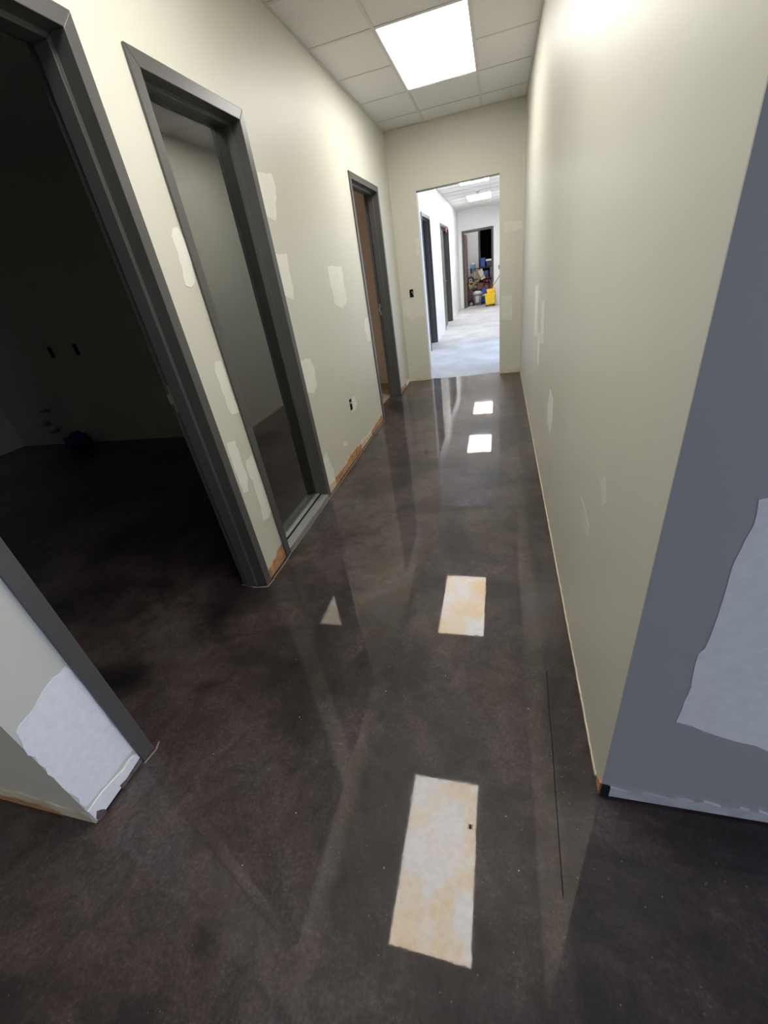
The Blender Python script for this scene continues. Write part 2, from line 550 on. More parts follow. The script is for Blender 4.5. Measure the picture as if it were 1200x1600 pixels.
def suspended(name, seams, lights, y0, y1, label):
    top = MB().box(XL - T, XR + T, y0, y1, H + 0.16, H + 0.20).build(name, DARK)
    struct(top, label, 'ceiling')
    cols = [(XL, X1), (X1, X2), (X2, XR)]
    cache = {}
    for a, b in zip(seams, seams[1:]):
        for ci, (p, q) in enumerate(cols):
            if ci == 1 and any(l0 - .01 < a and b < l1 + .01 for l0, l1 in lights):
                continue
            key = (ci, round(b - a, 3))
            w, d = q - p - .008, b - a - .008
            if key not in cache:
                m_ = MB()
                m_.box(-w / 2, w / 2, -d / 2, d / 2, 0, .016)
                o = m_.build('ceiling_tile', TILE, bevel=0.002)
                cache[key] = o
            else:
                o = cache[key].copy()
                COL.objects.link(o)
            o.location = ((p + q) / 2, (a + b) / 2, H + .0035 + random.uniform(-.0006, .0006))
            o.rotation_euler = (random.uniform(-.0012, .0012), random.uniform(-.0012, .0012), 0)
            o.parent = top
    fl = .012
    for x in (X1, X2):
        mb = MB().box(x - fl, x + fl, y0, y1, H - .0005, H + .0025)
        mb.box(x - .002, x + .002, y0, y1, H + .0025, H + .035)
        mb.build('main_tee', TEE, top)
    for s in seams[1:-1]:
        for ci, (p, q) in enumerate(cols):
            if ci == 1 and any(l0 + .05 < s < l1 - .05 for l0, l1 in lights):
                continue
            e0 = p + (fl if ci else 0)
            e1 = q - (fl if ci < 2 else 0)
            mb = MB().box(e0, e1, s - fl, s + fl, H, H + .0025)
            mb.box(e0, e1, s - .002, s + .002, H + .0025, H + .03)
            mb.build('cross_tee', TEE, top)
    for x0, x1 in ((XL, XL + .018), (XR - .018, XR)):
        MB().box(x0, x1, y0, y1, H - .0008, H + .002).build('wall_angle', TEE, top)
    MB().box(XL, XR, y1 - .018, y1, H - .0008, H + .002).build('wall_angle', TEE, top)
    return top


near_seams = [0.36, 0.811, 1.421, 2.03, 2.64, 3.148, 3.758, 4.367, 4.977, 5.586, YE]
suspended('ceiling', near_seams, [(0.811, 2.03), (3.758, 4.977)], Y_ST, YE, 'white tile ceiling of the corridor in a metal grid')
fs0 = [9.743 + .6096 * k for k in range(-5, 11)]
far_seams = [YE + T] + fs0 + [YF]
FL1, FL2 = (fs0[5], fs0[7]), (fs0[10], fs0[12])
suspended('ceiling_far', far_seams, [FL1, FL2], YE + T, YF, 'white tile ceiling of the bright far hall')


def light_panel(m_, y0, y1, label, x=None):
    xm = (X1 + X2) / 2 if x is None else x
    zz = H if x is None else H - .065          # surface mounted under the plain ceiling
    t = empty('ceiling_light', (xm, (y0 + y1) / 2, zz))
    tag(t, label, 'light', 'flat ceiling light panels')
    a, b = xm - LXW / 2, xm + LXW / 2
    c, d = (y0 + y1) / 2 - .582, (y0 + y1) / 2 + .582
    mb = MB()
    o0, o1, p0, p1 = xm - .3008, xm + .3008, y0 + .004, y1 - .004
    mb.box(o0, a, p0, p1, zz + .003, zz + .03).box(b, o1, p0, p1, zz + .003, zz + .03)
    mb.box(a, b, p0, c, zz + .003, zz + .03).box(a, b, d, p1, zz + .003, zz + .03)
    mb.build('frame', WHITE_PL, t)
    MB().box(o0, o1, p0, p1, zz + .031, zz + .06).build('housing', WHITE_PL, t)
    MB().box(a, b, c, d, zz + .006, zz + .012).build('diffuser', m_, t)
    return t


light_panel(PANEL, 0.811, 2.03, 'ceiling light panel overhead at the near end, seen only mirrored in the floor')
light_panel(FILL_CROSS, -2.3, -1.08, 'added fill light panel in the cross hall behind the viewpoint', x=-3.0)  # added out of view to lift the walls near the camera
light_panel(PANEL, 3.758, 4.977, 'large bright square-cornered light panel in the corridor ceiling')
light_panel(PANEL_FAR, *FL1, 'light panel just under the opening head, first in the far hall')
light_panel(PANEL_FAR, *FL2, 'light panel deepest in the far hall, before the storeroom')

# ------------------------------------------------------------------ door frames
PROF = [(0, .012), (.051, .012), (.051, -.046), (.067, -.046), (.067, -.104), (.051, -.104), (.051, -T - .012),
        (0, -T - .012), (0, -T - .001), (.019, -T - .001), (.019, .001), (0, .001)]


def frame(name, P, u0, u1, ztop, label, cat='door frame', base=(0, 0, 0)):
    """P(u, z, w) -> xyz ; w positive towards the corridor"""
    t = empty(name, base)
    struct(t, label, cat)
    n = len(PROF)

    def strip(loopA, loopB, nm):
        mb = MB()
        fs = [(i, (i + 1) % n, (i + 1) % n + n, i + n) for i in range(n)]
        fs += [tuple(range(n)), tuple(range(2 * n - 1, n - 1, -1))]
        mb.add(loopA + loopB, fs)
        return mb.build(nm, METAL, t, bevel=0.0022)

    bl = [P(u0 + d, 0.0, w) for d, w in PROF]
    tl = [P(u0 + d, ztop - d, w) for d, w in PROF]
    tr = [P(u1 - d, ztop - d, w) for d, w in PROF]
    br = [P(u1 - d, 0.0, w) for d, w in PROF]
    strip(bl, tl, 'jamb')
    strip(tl, tr, 'head')
    strip(tr, br, 'jamb')
    return t


def strike(t, P, u, side, z):
    """strike plate on a jamb face; side = direction into the opening"""
    mb = MB()
    u2 = u + side * .0018
    a, b = min(u, u2), max(u, u2)
    for (w0, w1, z0, z1) in [(-.046, -.034, z - .06, z + .06), (-.014, -.002, z - .06, z + .06),
                             (-.034, -.014, z - .06, z - .018), (-.034, -.014, z + .018, z + .06)]:
        vs_ = [P(u_, z_, w_) for z_ in (z0, z1) for w_ in (w0, w1) for u_ in (a, b)]
        mb.add(vs_, [(0, 2, 3, 1), (4, 5, 7, 6), (0, 1, 5, 4), (2, 6, 7, 3), (0, 4, 6, 2), (1, 3, 7, 5)])
    lip = [P(u_, z_, w_) for z_ in (z - .022, z + .022) for w_ in (-.002, .016) for u_ in (a, b)]
    mb.add(lip, [(0, 2, 3, 1), (4, 5, 7, 6), (0, 1, 5, 4), (2, 6, 7, 3), (0, 4, 6, 2), (1, 3, 7, 5)])
    o = mb.build('strike_plate', STEEL, t)
    o['label'] = 'brushed steel strike plate'
    vs_ = [P(u_, z_, w_) for z_ in (z - .018, z + .018) for w_ in (-.034, -.014) for u_ in (a - .0002, b - .0008)]
    MB().add(vs_, [(0, 2, 3, 1), (4, 5, 7, 6), (0, 1, 5, 4), (2, 6, 7, 3), (0, 4, 6, 2), (1, 3, 7, 5)]).build('latch_hole', DARK, o)


PL = lambda u, z, w: (XL + w, u, z)
d1 = frame('door_1', PL, *D1, ZD, 'nearest dark grey metal door frame, open onto the unlit room', base=(XL, 1.05, 0))


def jamb_strike(t, P, u, z, side, flipw):
    """strike on the rear rabbet (door swings into the room)"""
    Q = (lambda uu, zz, w: P(uu, zz, -T + .002 - w)) if flipw else P
    strike(t, Q, u, side, z)


jamb_strike(d1, PL, D1[1] - .051, 1.045, -1, True)
w1 = frame('window_1', PL, *W1, ZD, 'tall sidelight window with dark grey metal frame between the doorways', 'window', (XL, 2.16, 0))
SILL = [(.0, .014), (.030, .014), (.030, -.046), (.046, -.046), (.046, -.104), (.030, -.104), (.030, -T - .012), (0, -T - .012)]
mb = MB()
n_ = len(SILL)
lo = [PL(W1[0] + .051, d, w) for d, w in SILL]
hi = [PL(W1[1] - .051, d, w) for d, w in SILL]
mb.add(lo + hi, [(i, (i + 1) % n_, (i + 1) % n_ + n_, i + n_) for i in range(n_)] + [tuple(range(n_)), tuple(range(2 * n_ - 1, n_ - 1, -1))])
SILLM = mat('sill_enamel', (0.24, 0.245, 0.23), 0.4, 0.5, noise_amt=0.08, noise_scale=12)
mb.build('sill', SILLM, w1, bevel=0.002)
MB().box(XL - .0458, XL - .0435, W1[0] + .052, W1[1] - .052, .0302, .0440).build('riser_shade', DARK, w1)  # black strip putting shade on the stop riser as colour
gx = XL - .0745
gp = MB()
gp.add([(gx, W1[0] + .06, .04), (gx, W1[1] - .06, .04), (gx, W1[1] - .06, ZD - .06), (gx, W1[0] + .06, ZD - .06)], [(0, 1, 2, 3)])
g = gp.build('glass_pane', GLASS, w1)
g['label'] = 'clear glass pane mirroring the opposite wall'
d3 = frame('door_2', PL, *D3, ZD, 'dark grey metal door frame beside the corridor end, open onto a dim room', base=(XL, 4.8, 0))
jamb_strike(d3, PL, D3[1] - .051, 1.03, -1, True)
da = frame('door_3', PL, *DA, ZD, 'first dark door frame on the left beyond the opening', base=(XL, 8.8, 0))
db = frame('door_4', PL, *DB, ZD, 'wide dark door frame deeper on the left, with a pink tag at its head', base=(XL, 11.8, 0))
PE = lambda u, z, w: (u, YF - w, z)
df = frame('door_5', PE, *DF, 2.21, 'dark grey storeroom door frame in the far end wall', base=(-.64, YF, 0))

LEAF = mat('door_leaf_grey', (0.16, 0.165, 0.17), 0.4, 0.4)
leaf = MB().box(XL - .10, XL - .055, DB[0] + .068, DB[0] + .93, .012, ZD - .069).build('leaf', LEAF, db)
MB().box(XL - .052, XL - .04, DB[0] + .915, DB[0] + .945, .012, ZD - .069).build('astragal', STEEL, leaf)
MB().tube([(XL - .056, DB[0] + .84, 1.03), (XL - .012, DB[0] + .84, 1.03), (XL - .012, DB[0] + .74, 1.03)], .011, 8).build('handle', STEEL, leaf)
PINK = mat('pink_ribbon', (0.62, 0.14, 0.22), 0.6)
tagp = MB()
for k in range(5):
    z1 = ZD - .03 - k * .018
    yk = 11.95 + .035 * math.sin(k * 1.9)
    tagp.box(XL + .014 + .004 * (k % 2), XL + .020 + .004 * (k % 2), yk, yk + .26, z1 - .026, z1)
tag(tagp.build('ribbon', PINK), 'crumpled pink ribbon hanging from a far door frame head', 'ribbon')

# ------------------------------------------------------------------ patches, torn edges, base joints
LEFT = [[(1.72, 1.654), (1.754, 1.659), (1.772, 1.616), (1.774, 1.544), (1.748, 1.463), (1.715, 1.446), (1.68, 1.454), (1.696, 1.544), (1.698, 1.625)],
        [(1.706, 1.149), (1.755, 1.144), (1.753, 1.067), (1.76, 0.984), (1.767, 0.898), (1.701, 0.903), (1.686, 0.955), (1.691, 1.053), (1.689, 1.12)],
        [(1.594, 0.804), (1.661, 0.788), (1.66, 0.704), (1.665, 0.608), (1.636, 0.524), (1.588, 0.532), (1.59, 0.621), (1.586, 0.758)],
        [(1.69, 0.667), (1.759, 0.673), (1.766, 0.609), (1.777, 0.484), (1.77, 0.324), (1.733, 0.31), (1.672, 0.313), (1.684, 0.394), (1.69, 0.521), (1.676, 0.626)],
        [(2.581, 1.943), (2.753, 1.962), (2.775, 1.902), (2.688, 1.739), (2.649, 1.732), (2.566, 1.744), (2.56, 1.822)],
        [(2.563, 1.57), (2.727, 1.575), (2.708, 1.478), (2.714, 1.398), (2.686, 1.328), (2.611, 1.339), (2.551, 1.368), (2.552, 1.473)],
        [(3.389, 1.494), (3.735, 1.488), (3.713, 1.372), (3.729, 1.233), (3.575, 1.184), (3.399, 1.234), (3.391, 1.362)],
        [(2.576, 0.978), (2.73, 0.962), (2.765, 0.89), (2.74, 0.763), (2.675, 0.742), (2.558, 0.768), (2.564, 0.881)],
        [(4.138, 1.05), (4.286, 1.041), (4.302, 0.938), (4.278, 0.83), (4.117, 0.83), (4.109, 0.948)],
        [(2.551, 0.272), (2.659, 0.302), (2.677, 0.216), (2.72, 0.124), (2.688, 0.046), (2.567, 0.072)],
        [(3.422, 0.492), (3.487, 0.492), (3.502, 0.43), (3.539, 0.413), (3.456, 0.376), (3.340, 0.388), (3.405, 0.400)],
        [(3.025, 0.232), (3.114, 0.206), (3.107, 0.174), (3.03, 0.192)]]
for p in LEFT:
    plane_patch(wall_left, p, 'x', XL, 1, FILLER)
plane_patch(wall_left, [(0.550, 0.517), (0.554, 0.492), (0.554, 0.346), (0.554, 0.101), (0.554, 0.070), (0.50, 0.074), (0.364, 0.088), (0.362, 0.268), (0.361, 0.419), (0.372, 0.47), (0.383, 0.479), (0.43, 0.485), (0.477, 0.509), (0.53, 0.511)],
            'x', XL, 1, PRIMER, 'primer_patch', wobble=0.005)
END = [[(-1.225, 1.057), (-0.942, 1.048), (-0.946, 0.822), (-1.053, 0.844), (-1.131, 0.797), (-1.167, 0.848), (-1.232, 0.865)],
       [(-0.985, 1.705), (-0.94, 1.714), (-0.942, 1.539), (-0.984, 1.529)],
       [(0.062, 1.709), (0.255, 1.697), (0.265, 1.611), (0.139, 1.594), (0.063, 1.606)],
       [(0.034, 0.941), (0.163, 0.95), (0.171, 0.655), (0.034, 0.679)]]
for p in END:
    plane_patch(wall_end, p, 'y', YE, -1, FILLER_FAINT)
RIGHT = [[(3.856, 1.145), (3.542, 1.161), (3.473, 0.824), (3.824, 0.78)], [(3.254, 1.076), (3.029, 1.101), (2.996, 0.852), (3.214, 0.816)],
         [(3.446, 0.853), (3.253, 0.881), (3.247, 0.664), (3.409, 0.638)],
         [(2.496, 0.691), (2.325, 0.673), (2.298, 0.569), (2.336, 0.487), (2.541, 0.486), (2.555, 0.584)]]
for p in RIGHT:
    plane_patch(wall_right, p, 'x', XR, -1, FILLER)
for p in [[(1.394, 0.607), (1.337, 0.611), (1.22, 0.589), (1.204, 0.562), (1.246, 0.538), (1.341, 0.56)],
          [(1.81, 0.738), (1.738, 0.793), (1.682, 0.752), (1.754, 0.705)],
          [(1.172, 0.793), (1.123, 0.821), (1.069, 0.765), (1.104, 0.736)]]:
    plane_patch(wall_right, p, 'x', XR, -1, FILLER_FAINT, 'filler_smear', t=.0008)
plane_patch(wall_near_right, [(0.409, 0.98), (0.424, 0.984), (0.60, 0.987), (0.80, 0.60), (0.82, 0.288), (0.601, 0.309), (0.574, 0.323), (0.534, 0.33), (0.488, 0.345), (0.44, 0.367), (0.404, 0.376), (0.407, 0.426), (0.409, 0.504), (0.402, 0.574), (0.401, 0.611), (0.409, 0.628), (0.411, 0.696), (0.41, 0.753), (0.408, 0.801), (0.406, 0.851), (0.415, 0.93)],
            'y', Y_RT, -1, PRIMER, 'primer_patch', t=.0006, wobble=0.002)

base_strip(wall_left, [(2.556, .07), (2.60, .07), (2.672, .05), (2.709, .064)], 'x', XL, 1, BARE_PALE, 'torn_base')
base_strip(wall_left, [(2.709, .064), (2.974, .056), (3.14, .077), (3.33, .074), (3.44, .06)], 'x', XL, 1, BARE, 'torn_base')
base_strip(wall_left, [(3.44, .06), (3.51, .072), (3.644, .045), (3.80, .045)], 'x', XL, 1, BARE_PALE, 'torn_base')
base_strip(wall_left, [(3.80, .045), (3.90, .047), (4.086, .062), (4.304, .057)], 'x', XL, 1, BARE, 'torn_base')
base_strip(wall_left, [(1.562, .05), (1.61, .062), (1.709, .092), (1.7675, .098)], 'x', XL, 1, BARE, 'torn_base')
base_strip(wall_left, [(5.327, .06), (5.55, .05), (5.70, .055)], 'x', XL, 1, BARE, 'torn_base')
base_strip(wall_left, [(5.70, .055), (5.964, .05)], 'x', XL, 1, PRIMER, 'torn_base')
base_strip(wall_left, [(0.361, .072), (0.42, .068), (0.50, .060), (0.554, .05)], 'x', XL, 1, PRIMER, 'torn_base', t=.006, z0=.012)
base_strip(wall_left, [(0.361, .010), (0.45, .010), (0.554, .012)], 'x', XL, 1, DARK, 'torn_base', t=.003)
base_strip(wall_left, [(0.46, .020), (0.51, .018), (0.554, .024)], 'x', XL, 1, SMUDGE, 'torn_base', t=.0066)
base_strip(wall_left, [(0.362, .020), (0.375, .040), (0.385, .034), (0.392, .018)], 'x', XL, 1, SMUDGE, 'torn_base', t=.0066)
base_strip(wall_near_left, [(-3.4, .06), (-2.2, .07), (-1.62, .077), (-1.515, .09), (-1.387, .07), (-1.27, .055), (-1.242, .045)], 'y', Y_ST, -1, CAULK, 'torn_base')
base_strip(wall_near_left, [(-3.4, .03), (-1.70, .032), (-1.55, .045), (-1.42, .040), (-1.38, .02)], 'y', Y_ST, -1, BARE, 'torn_base', t=.0055)
base_strip(wall_end, [(XL + .008, .05), (-1.05, .045), (-0.931, .045)], 'y', YE, -1, CAULK, 'torn_base')
base_strip(wall_end, [(0.015, .05), (0.15, .045), (XR - .006, .05)], 'y', YE, -1, CAULK, 'torn_base')
base_strip(wall_right, [(0.75, .011), (2.0, .009), (4.0, .009), (5.96, .010)], 'x', XR, -1, CAULK, 'base_joint', t=.005)
base_strip(wall_right, [(0.706, .05), (0.74, .03)], 'x', XR, -1, BARE, 'torn_base', t=.004)
GREYBASE = mat('base_joint_grey', (0.55, 0.55, 0.56), 0.6, 0.3, noise_amt=.15, noise_scale=20)
base_strip(wall_near_right, [(0.303, .050), (1.2, .055), (2.5, .052)], 'y', Y_RT, -1, GREYBASE, 'base_joint', t=.006, z0=.010)
base_strip(wall_near_right, [(0.2820, .062), (0.302, .055)], 'y', Y_RT, -1, DARK, 'torn_base', t=.005)
# white paint line where wall and floor meet
LINE = mat('paint_line', (0.26, 0.245, 0.235), 0.6)


def floor_line(parent, pts, w=.004, m=None, name='paint_line'):
    mb = MB()
    for (x0, y0), (x1, y1) in zip(pts, pts[1:]):
        d = Vector((x1 - x0, y1 - y0, 0)).normalized()
        n = Vector((-d.y, d.x, 0)) * w
        a, b = Vector((x0, y0, 0)), Vector((x1, y1, 0))
        mb.add([a - n + Vector((0, 0, .0002)), b - n + Vector((0, 0, .0002)), b + n + Vector((0, 0, .0008)), a + n + Vector((0, 0, .0008))], [(0, 1, 2, 3)])
    return mb.build(name, m or LINE, parent)


for a, b in ((1.57, 2.56), (2.56, 4.30)):
    pts = []
    y = a
    while y < b:
        pts.append((XL + .020 + random.uniform(-.003, .003), y))
        y += .08
    pts.append((XL + .02, b))
    floor_line(floor, pts, .0022)
floor_line(floor, [(XL - T - .02, 1.505), (XL - .05, 1.488), (XL + .018, 1.500), (XL + .024, 1.565)], .003)
floor_line(floor, [(XL + .018, .55), (XL + .026, .60), (XL + .016, .628)], .003)

floor_line(floor, [(.153, .445), (.157, .56), (.161, .685), (.166, .80), (.169, .95), (.175, 1.12)], .0013, DARK, 'hairline_crack')

# recessed electrical boxes


def elec_box(name, P, u0, u1, z0, z1, depth, label, wires=True):
    t = empty(name, P((u0 + u1) / 2, z0, 0))
    tag(t, label, 'electrical box')
    e = .004
    mb = MB()
    for (a, b, c, d, w0, w1) in [(u0, u0 + e, z0, z1, -depth, -.001), (u1 - e, u1, z0, z1, -depth, -.001), (u0 + e, u1 - e, z0, z0 + e, -depth, -.001),
                                 (u0 + e, u1 - e, z1 - e, z1, -depth, -.001), (u0, u1, z0, z1, -depth - e, -depth)]:
        mb.add([P(u, z, w) for z in (c, d) for w in (w0, w1) for u in (a, b)],
               [(0, 2, 3, 1), (4, 5, 7, 6), (0, 1, 5, 4), (2, 6, 7, 3), (0, 4, 6, 2), (1, 3, 7, 5)])
    mb.build('box', DARK, t)
    if wires:
        um, zm = (u0 + u1) / 2, (z0 + z1) / 2
        mb = MB()
        mb.tube([P(um + .008, zm - .02, -depth), P(um + .014, zm - .005, -.02), P(um + .010, zm + .012, .006), P(um + .004, zm + .02, -.01)], .004, 8)
        mb.build('wire', WHITE_PL, t)
    return t


elec_box('outlet_box', PL, OUT[0], OUT[1], OUT[2], OUT[3], .05, 'open outlet box with white wire low on the left wall')
elec_box('switch_box', lambda u, z, w: (u, YE - w, z), SW[0], SW[1], SW[2], SW[3], .05, 'open switch box beside the bare opening')
for (a, b, c, d), lab in (((-5.195, -5.135, 1.075, 1.195), 'left of two dark wall boxes in the unlit room'), ((-4.804, -4.744, 1.07, 1.19), 'right of two dark wall boxes in the unlit room')):
    elec_box('wall_box', lambda u, z, w: (u, 4.12 - w, z), a, b, c, d, .05, lab, False)
sp = MB().box(0.0, 0.055, YF - .008, YF - .001, 1.02, 1.13).build('switch_plate', mat('plate_grey', (.16, .155, .15), .5))
tag(sp, 'small grey switch plate right of the storeroom doorway', 'switch')

# things in the unlit room
PIPE = mat('pipe_stub', (0.30, 0.29, 0.26), 0.4, 0.5)
for x, z, lab in ((-5.70, .475, 'top pipe stub on the dark room wall'), (-5.80, .30, 'middle pipe stub on the dark room wall'), (-5.72, .20, 'lowest pipe stub on the dark room wall')):
    t = empty('pipe_stub', (x, 4.12, z))
    tag(t, lab, 'pipe')
    MB().tube([(x, 4.119, z), (x, 4.02, z), (x + .02, 4.0, z), (x + .15, 3.99, z + .01)], .014, 10).build('pipe', PIPE, t)
    MB().lathe([(.0, 0), (.035, 0), (.035, .004), (.016, .012)], (0, 0, 0), 14).build('escutcheon', STEEL, None)
    e = bpy.context.scene.objects[-1] if False else COL.objects[-1]
    e.parent = t
    e.location = (0, -.001, 0)
    e.rotation_euler = (math.radians(90), 0, 0)


def blob(name, c, r, m, seed, amp=.25, nu=14, nv=9):
    """crumpled bag or cloth"""
    mb = MB()
    vs_, fs = [], []
    for j in range(nv + 1):
        th = math.pi * j / nv
        for i in range(nu):
            ph = 2 * math.pi * i / nu
            d = Vector((math.sin(th) * math.cos(ph), math.sin(th) * math.sin(ph), math.cos(th)))
            k = 1 + amp * noise.noise(d * 2.3 + Vector((seed, seed * .7, 0))) * 2
            vs_.append((c[0] + d.x * r[0] * k, c[1] + d.y * r[1] * k, max(0.004 if c[2] < r[2] * 1.3 else -9, c[2] + d.z * r[2] * k)))
    for j in range(nv):
        for i in range(nu):
            i2 = (i + 1) % nu
            fs.append((j * nu + i, j * nu + i2, (j + 1) * nu + i2, (j + 1) * nu + i))
    mb.add(vs_, fs, True)
    return mb.build(name, m)


BLUE = mat('blue_plastic', (0.035, 0.10, 0.42), 0.45)
tag(blob('bag', (-5.25, 3.95, .09), (.17, .12, .10), mat('navy_bag', (.03, .035, .20), .6), 3.1), 'crumpled navy bag on the floor of the unlit room', 'bag')

# ------------------------------------------------------------------ clutter at the far storeroom
YEL = mat('yellow_plastic', (0.86, 0.56, 0.02), 0.4, noise_amt=.08)
GREYP = mat('grey_plastic', (0.24, 0.27, 0.27), 0.5)
GREYP2 = mat('pale_grey_plastic', (0.50, 0.52, 0.50), 0.5)
RUB = mat('black_rubber', (0.02, 0.02, 0.022), 0.6)
WOOD = mat('brown_wood', (0.24, 0.15, 0.11), 0.6, noise_amt=.2, noise_scale=9)
CARD = mat('cardboard', (0.55, 0.38, 0.20), 0.85, noise_amt=.1)
CARD2 = mat('red_brown_card', (0.30, 0.14, 0.09), 0.85, noise_amt=.2)
PINKB = mat('pink_box_card', (0.52, 0.38, 0.38), 0.8, noise_amt=.25, noise_scale=25)
MAROON = mat('maroon_enamel', (0.12, 0.045, 0.05), 0.45)
WHITEM = mat('white_card', (0.82, 0.81, 0.80), 0.7)


def frustum(mb, cx, cy, z0, z1, a0, b0, a1, b1):
    vs_ = [(cx + sx * a0, cy + sy * b0, z0) for sx, sy in ((-1, -1), (1, -1), (1, 1), (-1, 1))]
    vs_ += [(cx + sx * a1, cy + sy * b1, z1) for sx, sy in ((-1, -1), (1, -1), (1, 1), (-1, 1))]
    return mb.add(vs_, [(3, 2, 1, 0), (4, 5, 6, 7), (0, 1, 5, 4), (1, 2, 6, 5), (2, 3, 7, 6), (3, 0, 4, 7)])


# mop bucket on casters
bx, by = -.265, 15.60
t = empty('mop_bucket', (bx, by, 0))
tag(t, 'yellow wheeled mop bucket with wringer by the storeroom door', 'bucket')
mb = MB()
frustum(mb, bx, by, .06, .36, .135, .17, .165, .20)
mb.build('tub', YEL, t, bevel=.012)
MB().box(bx - .175, bx + .175, by - .21, by + .21, .345, .375).build('rim', YEL, t, bevel=.008)
mb = MB()
frustum(mb, bx + .02, by, .375, .50, .10, .12, .14, .15)
w_ = mb.build('wringer', YEL, t, bevel=.01)
MB().tube([(bx + .10, by - .1, .48), (bx + .12, by - .02, .60), (bx + .10, by + .04, .68)], .012, 8).build('wringer_handle', YEL, w_)
MB().tube([(bx - .17, by - .15, .36), (bx - .235, by - .13, .33), (bx - .235, by + .13, .33), (bx - .17, by + .15, .36)], .012, 8).build('pouring_handle', YEL, t)
for sx in (-1, 1):
    for sy in (-1, 1):
        cx_, cy_ = bx + sx * .13, by + sy * .15
        c_ = MB().tube([(cx_ - .014, cy_, .034), (cx_ + .014, cy_, .034)], .034, 14).build('caster', RUB, t)
        MB().box(cx_ - .02, cx_ + .02, cy_ - .015, cy_ + .015, .055, .075).build('caster_fork', STEEL, c_)
t = empty('mop', (bx, by, .2))
tag(t, 'mop standing in the yellow bucket, handle leaning right', 'mop')
MB().tube([(bx - .02, by - .02, .40), (bx + .12, by + .06, .60), (0.055, by + .10, .86)], .013, 8).build('mop_handle', mat('mop_grey', (.20, .19, .18), .5), t)
hd = MB()
for k in range(14):
    a = 2 * math.pi * k / 14
    hd.tube([(bx - .02, by - .02, .47), (bx - .02 + .06 * math.cos(a), by - .02 + .06 * math.sin(a), .45), (bx - .02 + .085 * math.cos(a), by - .02 + .085 * math.sin(a), .385)], .012, 6)
hd.build('mop_strings', mat('mop_cotton', (.42, .36, .26), .9), t)

# grey trash can
cx_, cy_ = -.70, 16.34
t = empty('waste_bin', (cx_, cy_, 0))
tag(t, 'grey round waste bin with pale rim beside the yellow bucket', 'bin')
MB().lathe([(0, .004), (.125, .004), (.155, .36), (.15, .36), (.12, .012), (0, .012)], (cx_, cy_, 0), 24).build('body', GREYP, t)
MB().lathe([(.150, .345), (.172, .345), (.178, .375), (.172, .405), (.152, .405), (.150, .345)], (cx_, cy_, 0), 24).build('rim', GREYP2, t)
for s in (-1, 1):
    MB().tube([(cx_ + s * .165, cy_ - .05, .33), (cx_ + s * .195, cy_ - .04, .30), (cx_ + s * .195, cy_ + .04, .30), (cx_ + s * .165, cy_ + .05, .33)], .010, 8).build('handle', GREYP, t)
MB().box(cx_ - .055, cx_ + .055, cy_ - .157, cy_ - .140, .10, .30).build('label_plate', GREYP2, t, bevel=.006)
tag(blob('bag', (cx_, cy_, .40), (.14, .14, .05), WHITEM, 5.5, .2), 'white liner bag bulging out of the grey waste bin', 'bag')

# floor buffer
fx, fy = -.925, 16.50
t = empty('floor_machine', (fx, fy, 0))
tag(t, 'upright floor machine with round black motor and maroon post', 'machine')
MB().lathe([(0, .02), (.16, .02), (.18, .05), (.18, .12), (.12, .16), (0, .16)], (fx, fy + .02, 0), 24).build('skirt', RUB, t)
MB().box(fx - .05, fx + .05, fy - .03, fy + .05, .15, .62).build('post', MAROON, t, bevel=.01)
MB().box(fx - .035, fx + .035, fy - .055, fy - .028, .52, .80).build('column', GREYP2, t, bevel=.006)
m_ = MB().tube([(fx, fy - .06, .78), (fx, fy + .06, .78)], .125, 24).build('motor', RUB, t)
MB().tube([(fx, fy - .075, .79), (fx, fy - .058, .79)], .06, 20).build('motor_cap', GREYP2, m_)
MB().tube([(fx, fy - .082, .79), (fx, fy - .07, .79)], .028, 14).build('hub', RUB, m_)
MB().tube([(fx, fy + .02, .88), (fx - .02, fy + .03, 1.10), (fx - .10, fy + .03, 1.16)], .014, 8).build('handle', GREYP2, t)

# yellow cord looped over the machine
pts = []
for k in range(60):
    a = k / 59 * 2 * math.pi * 2.5
    r = .085 + .012 * math.sin(k * 1.7)
    pts.append((fx + .03 + r * math.cos(a), fy - .10 - .0006 * k, .66 + r * .9 * math.sin(a)))
tag(MB().tube(pts, .009, 6).build('cord', mat('yellow_cord', (.62, .42, .06), .5)), 'yellow cord coiled over the floor machine', 'cord')

# open door leaf seen edge on
t = empty('storeroom_door', (-1.03, 15.99, 0))
tag(t, 'brown wooden door swung open into the storeroom', 'door')
MB().box(-1.068, -1.024, 15.99, 16.90, .012, 2.12).build('leaf', WOOD, t)
MB().tube([(-1.024, 16.82, 1.03), (-.993, 16.82, 1.03), (-.993, 16.72, 1.03)], .010, 8).build('handle', STEEL, t)
for z in (.25, 1.06, 1.88):
    MB().tube([(-1.072, 15.986, z - .05), (-1.072, 15.986, z + .05)], .008, 8).build('hinge', STEEL, t)

# utility rack
rx0, rx1, ry0, ry1 = -.93, .10, 16.78, 17.22
t = empty('utility_rack', ((rx0 + rx1) / 2, 17, 0))
tag(t, 'dark metal storage rack loaded with supplies in the storeroom', 'rack')
RK = mat('rack_metal', (.035, .036, .045), .45)
for x in (rx0, rx1):
    for y in (ry0, ry1):
        MB().box(x - .018, x + .018, y - .018, y + .018, 0, 1.16).build('post', RK, t)
for z in (.10, .45, .79, 1.12):
    MB().box(rx0 - .018, rx1 + .018, ry0 - .018, ry1 + .018, z - .025, z).build('shelf', RK, t)


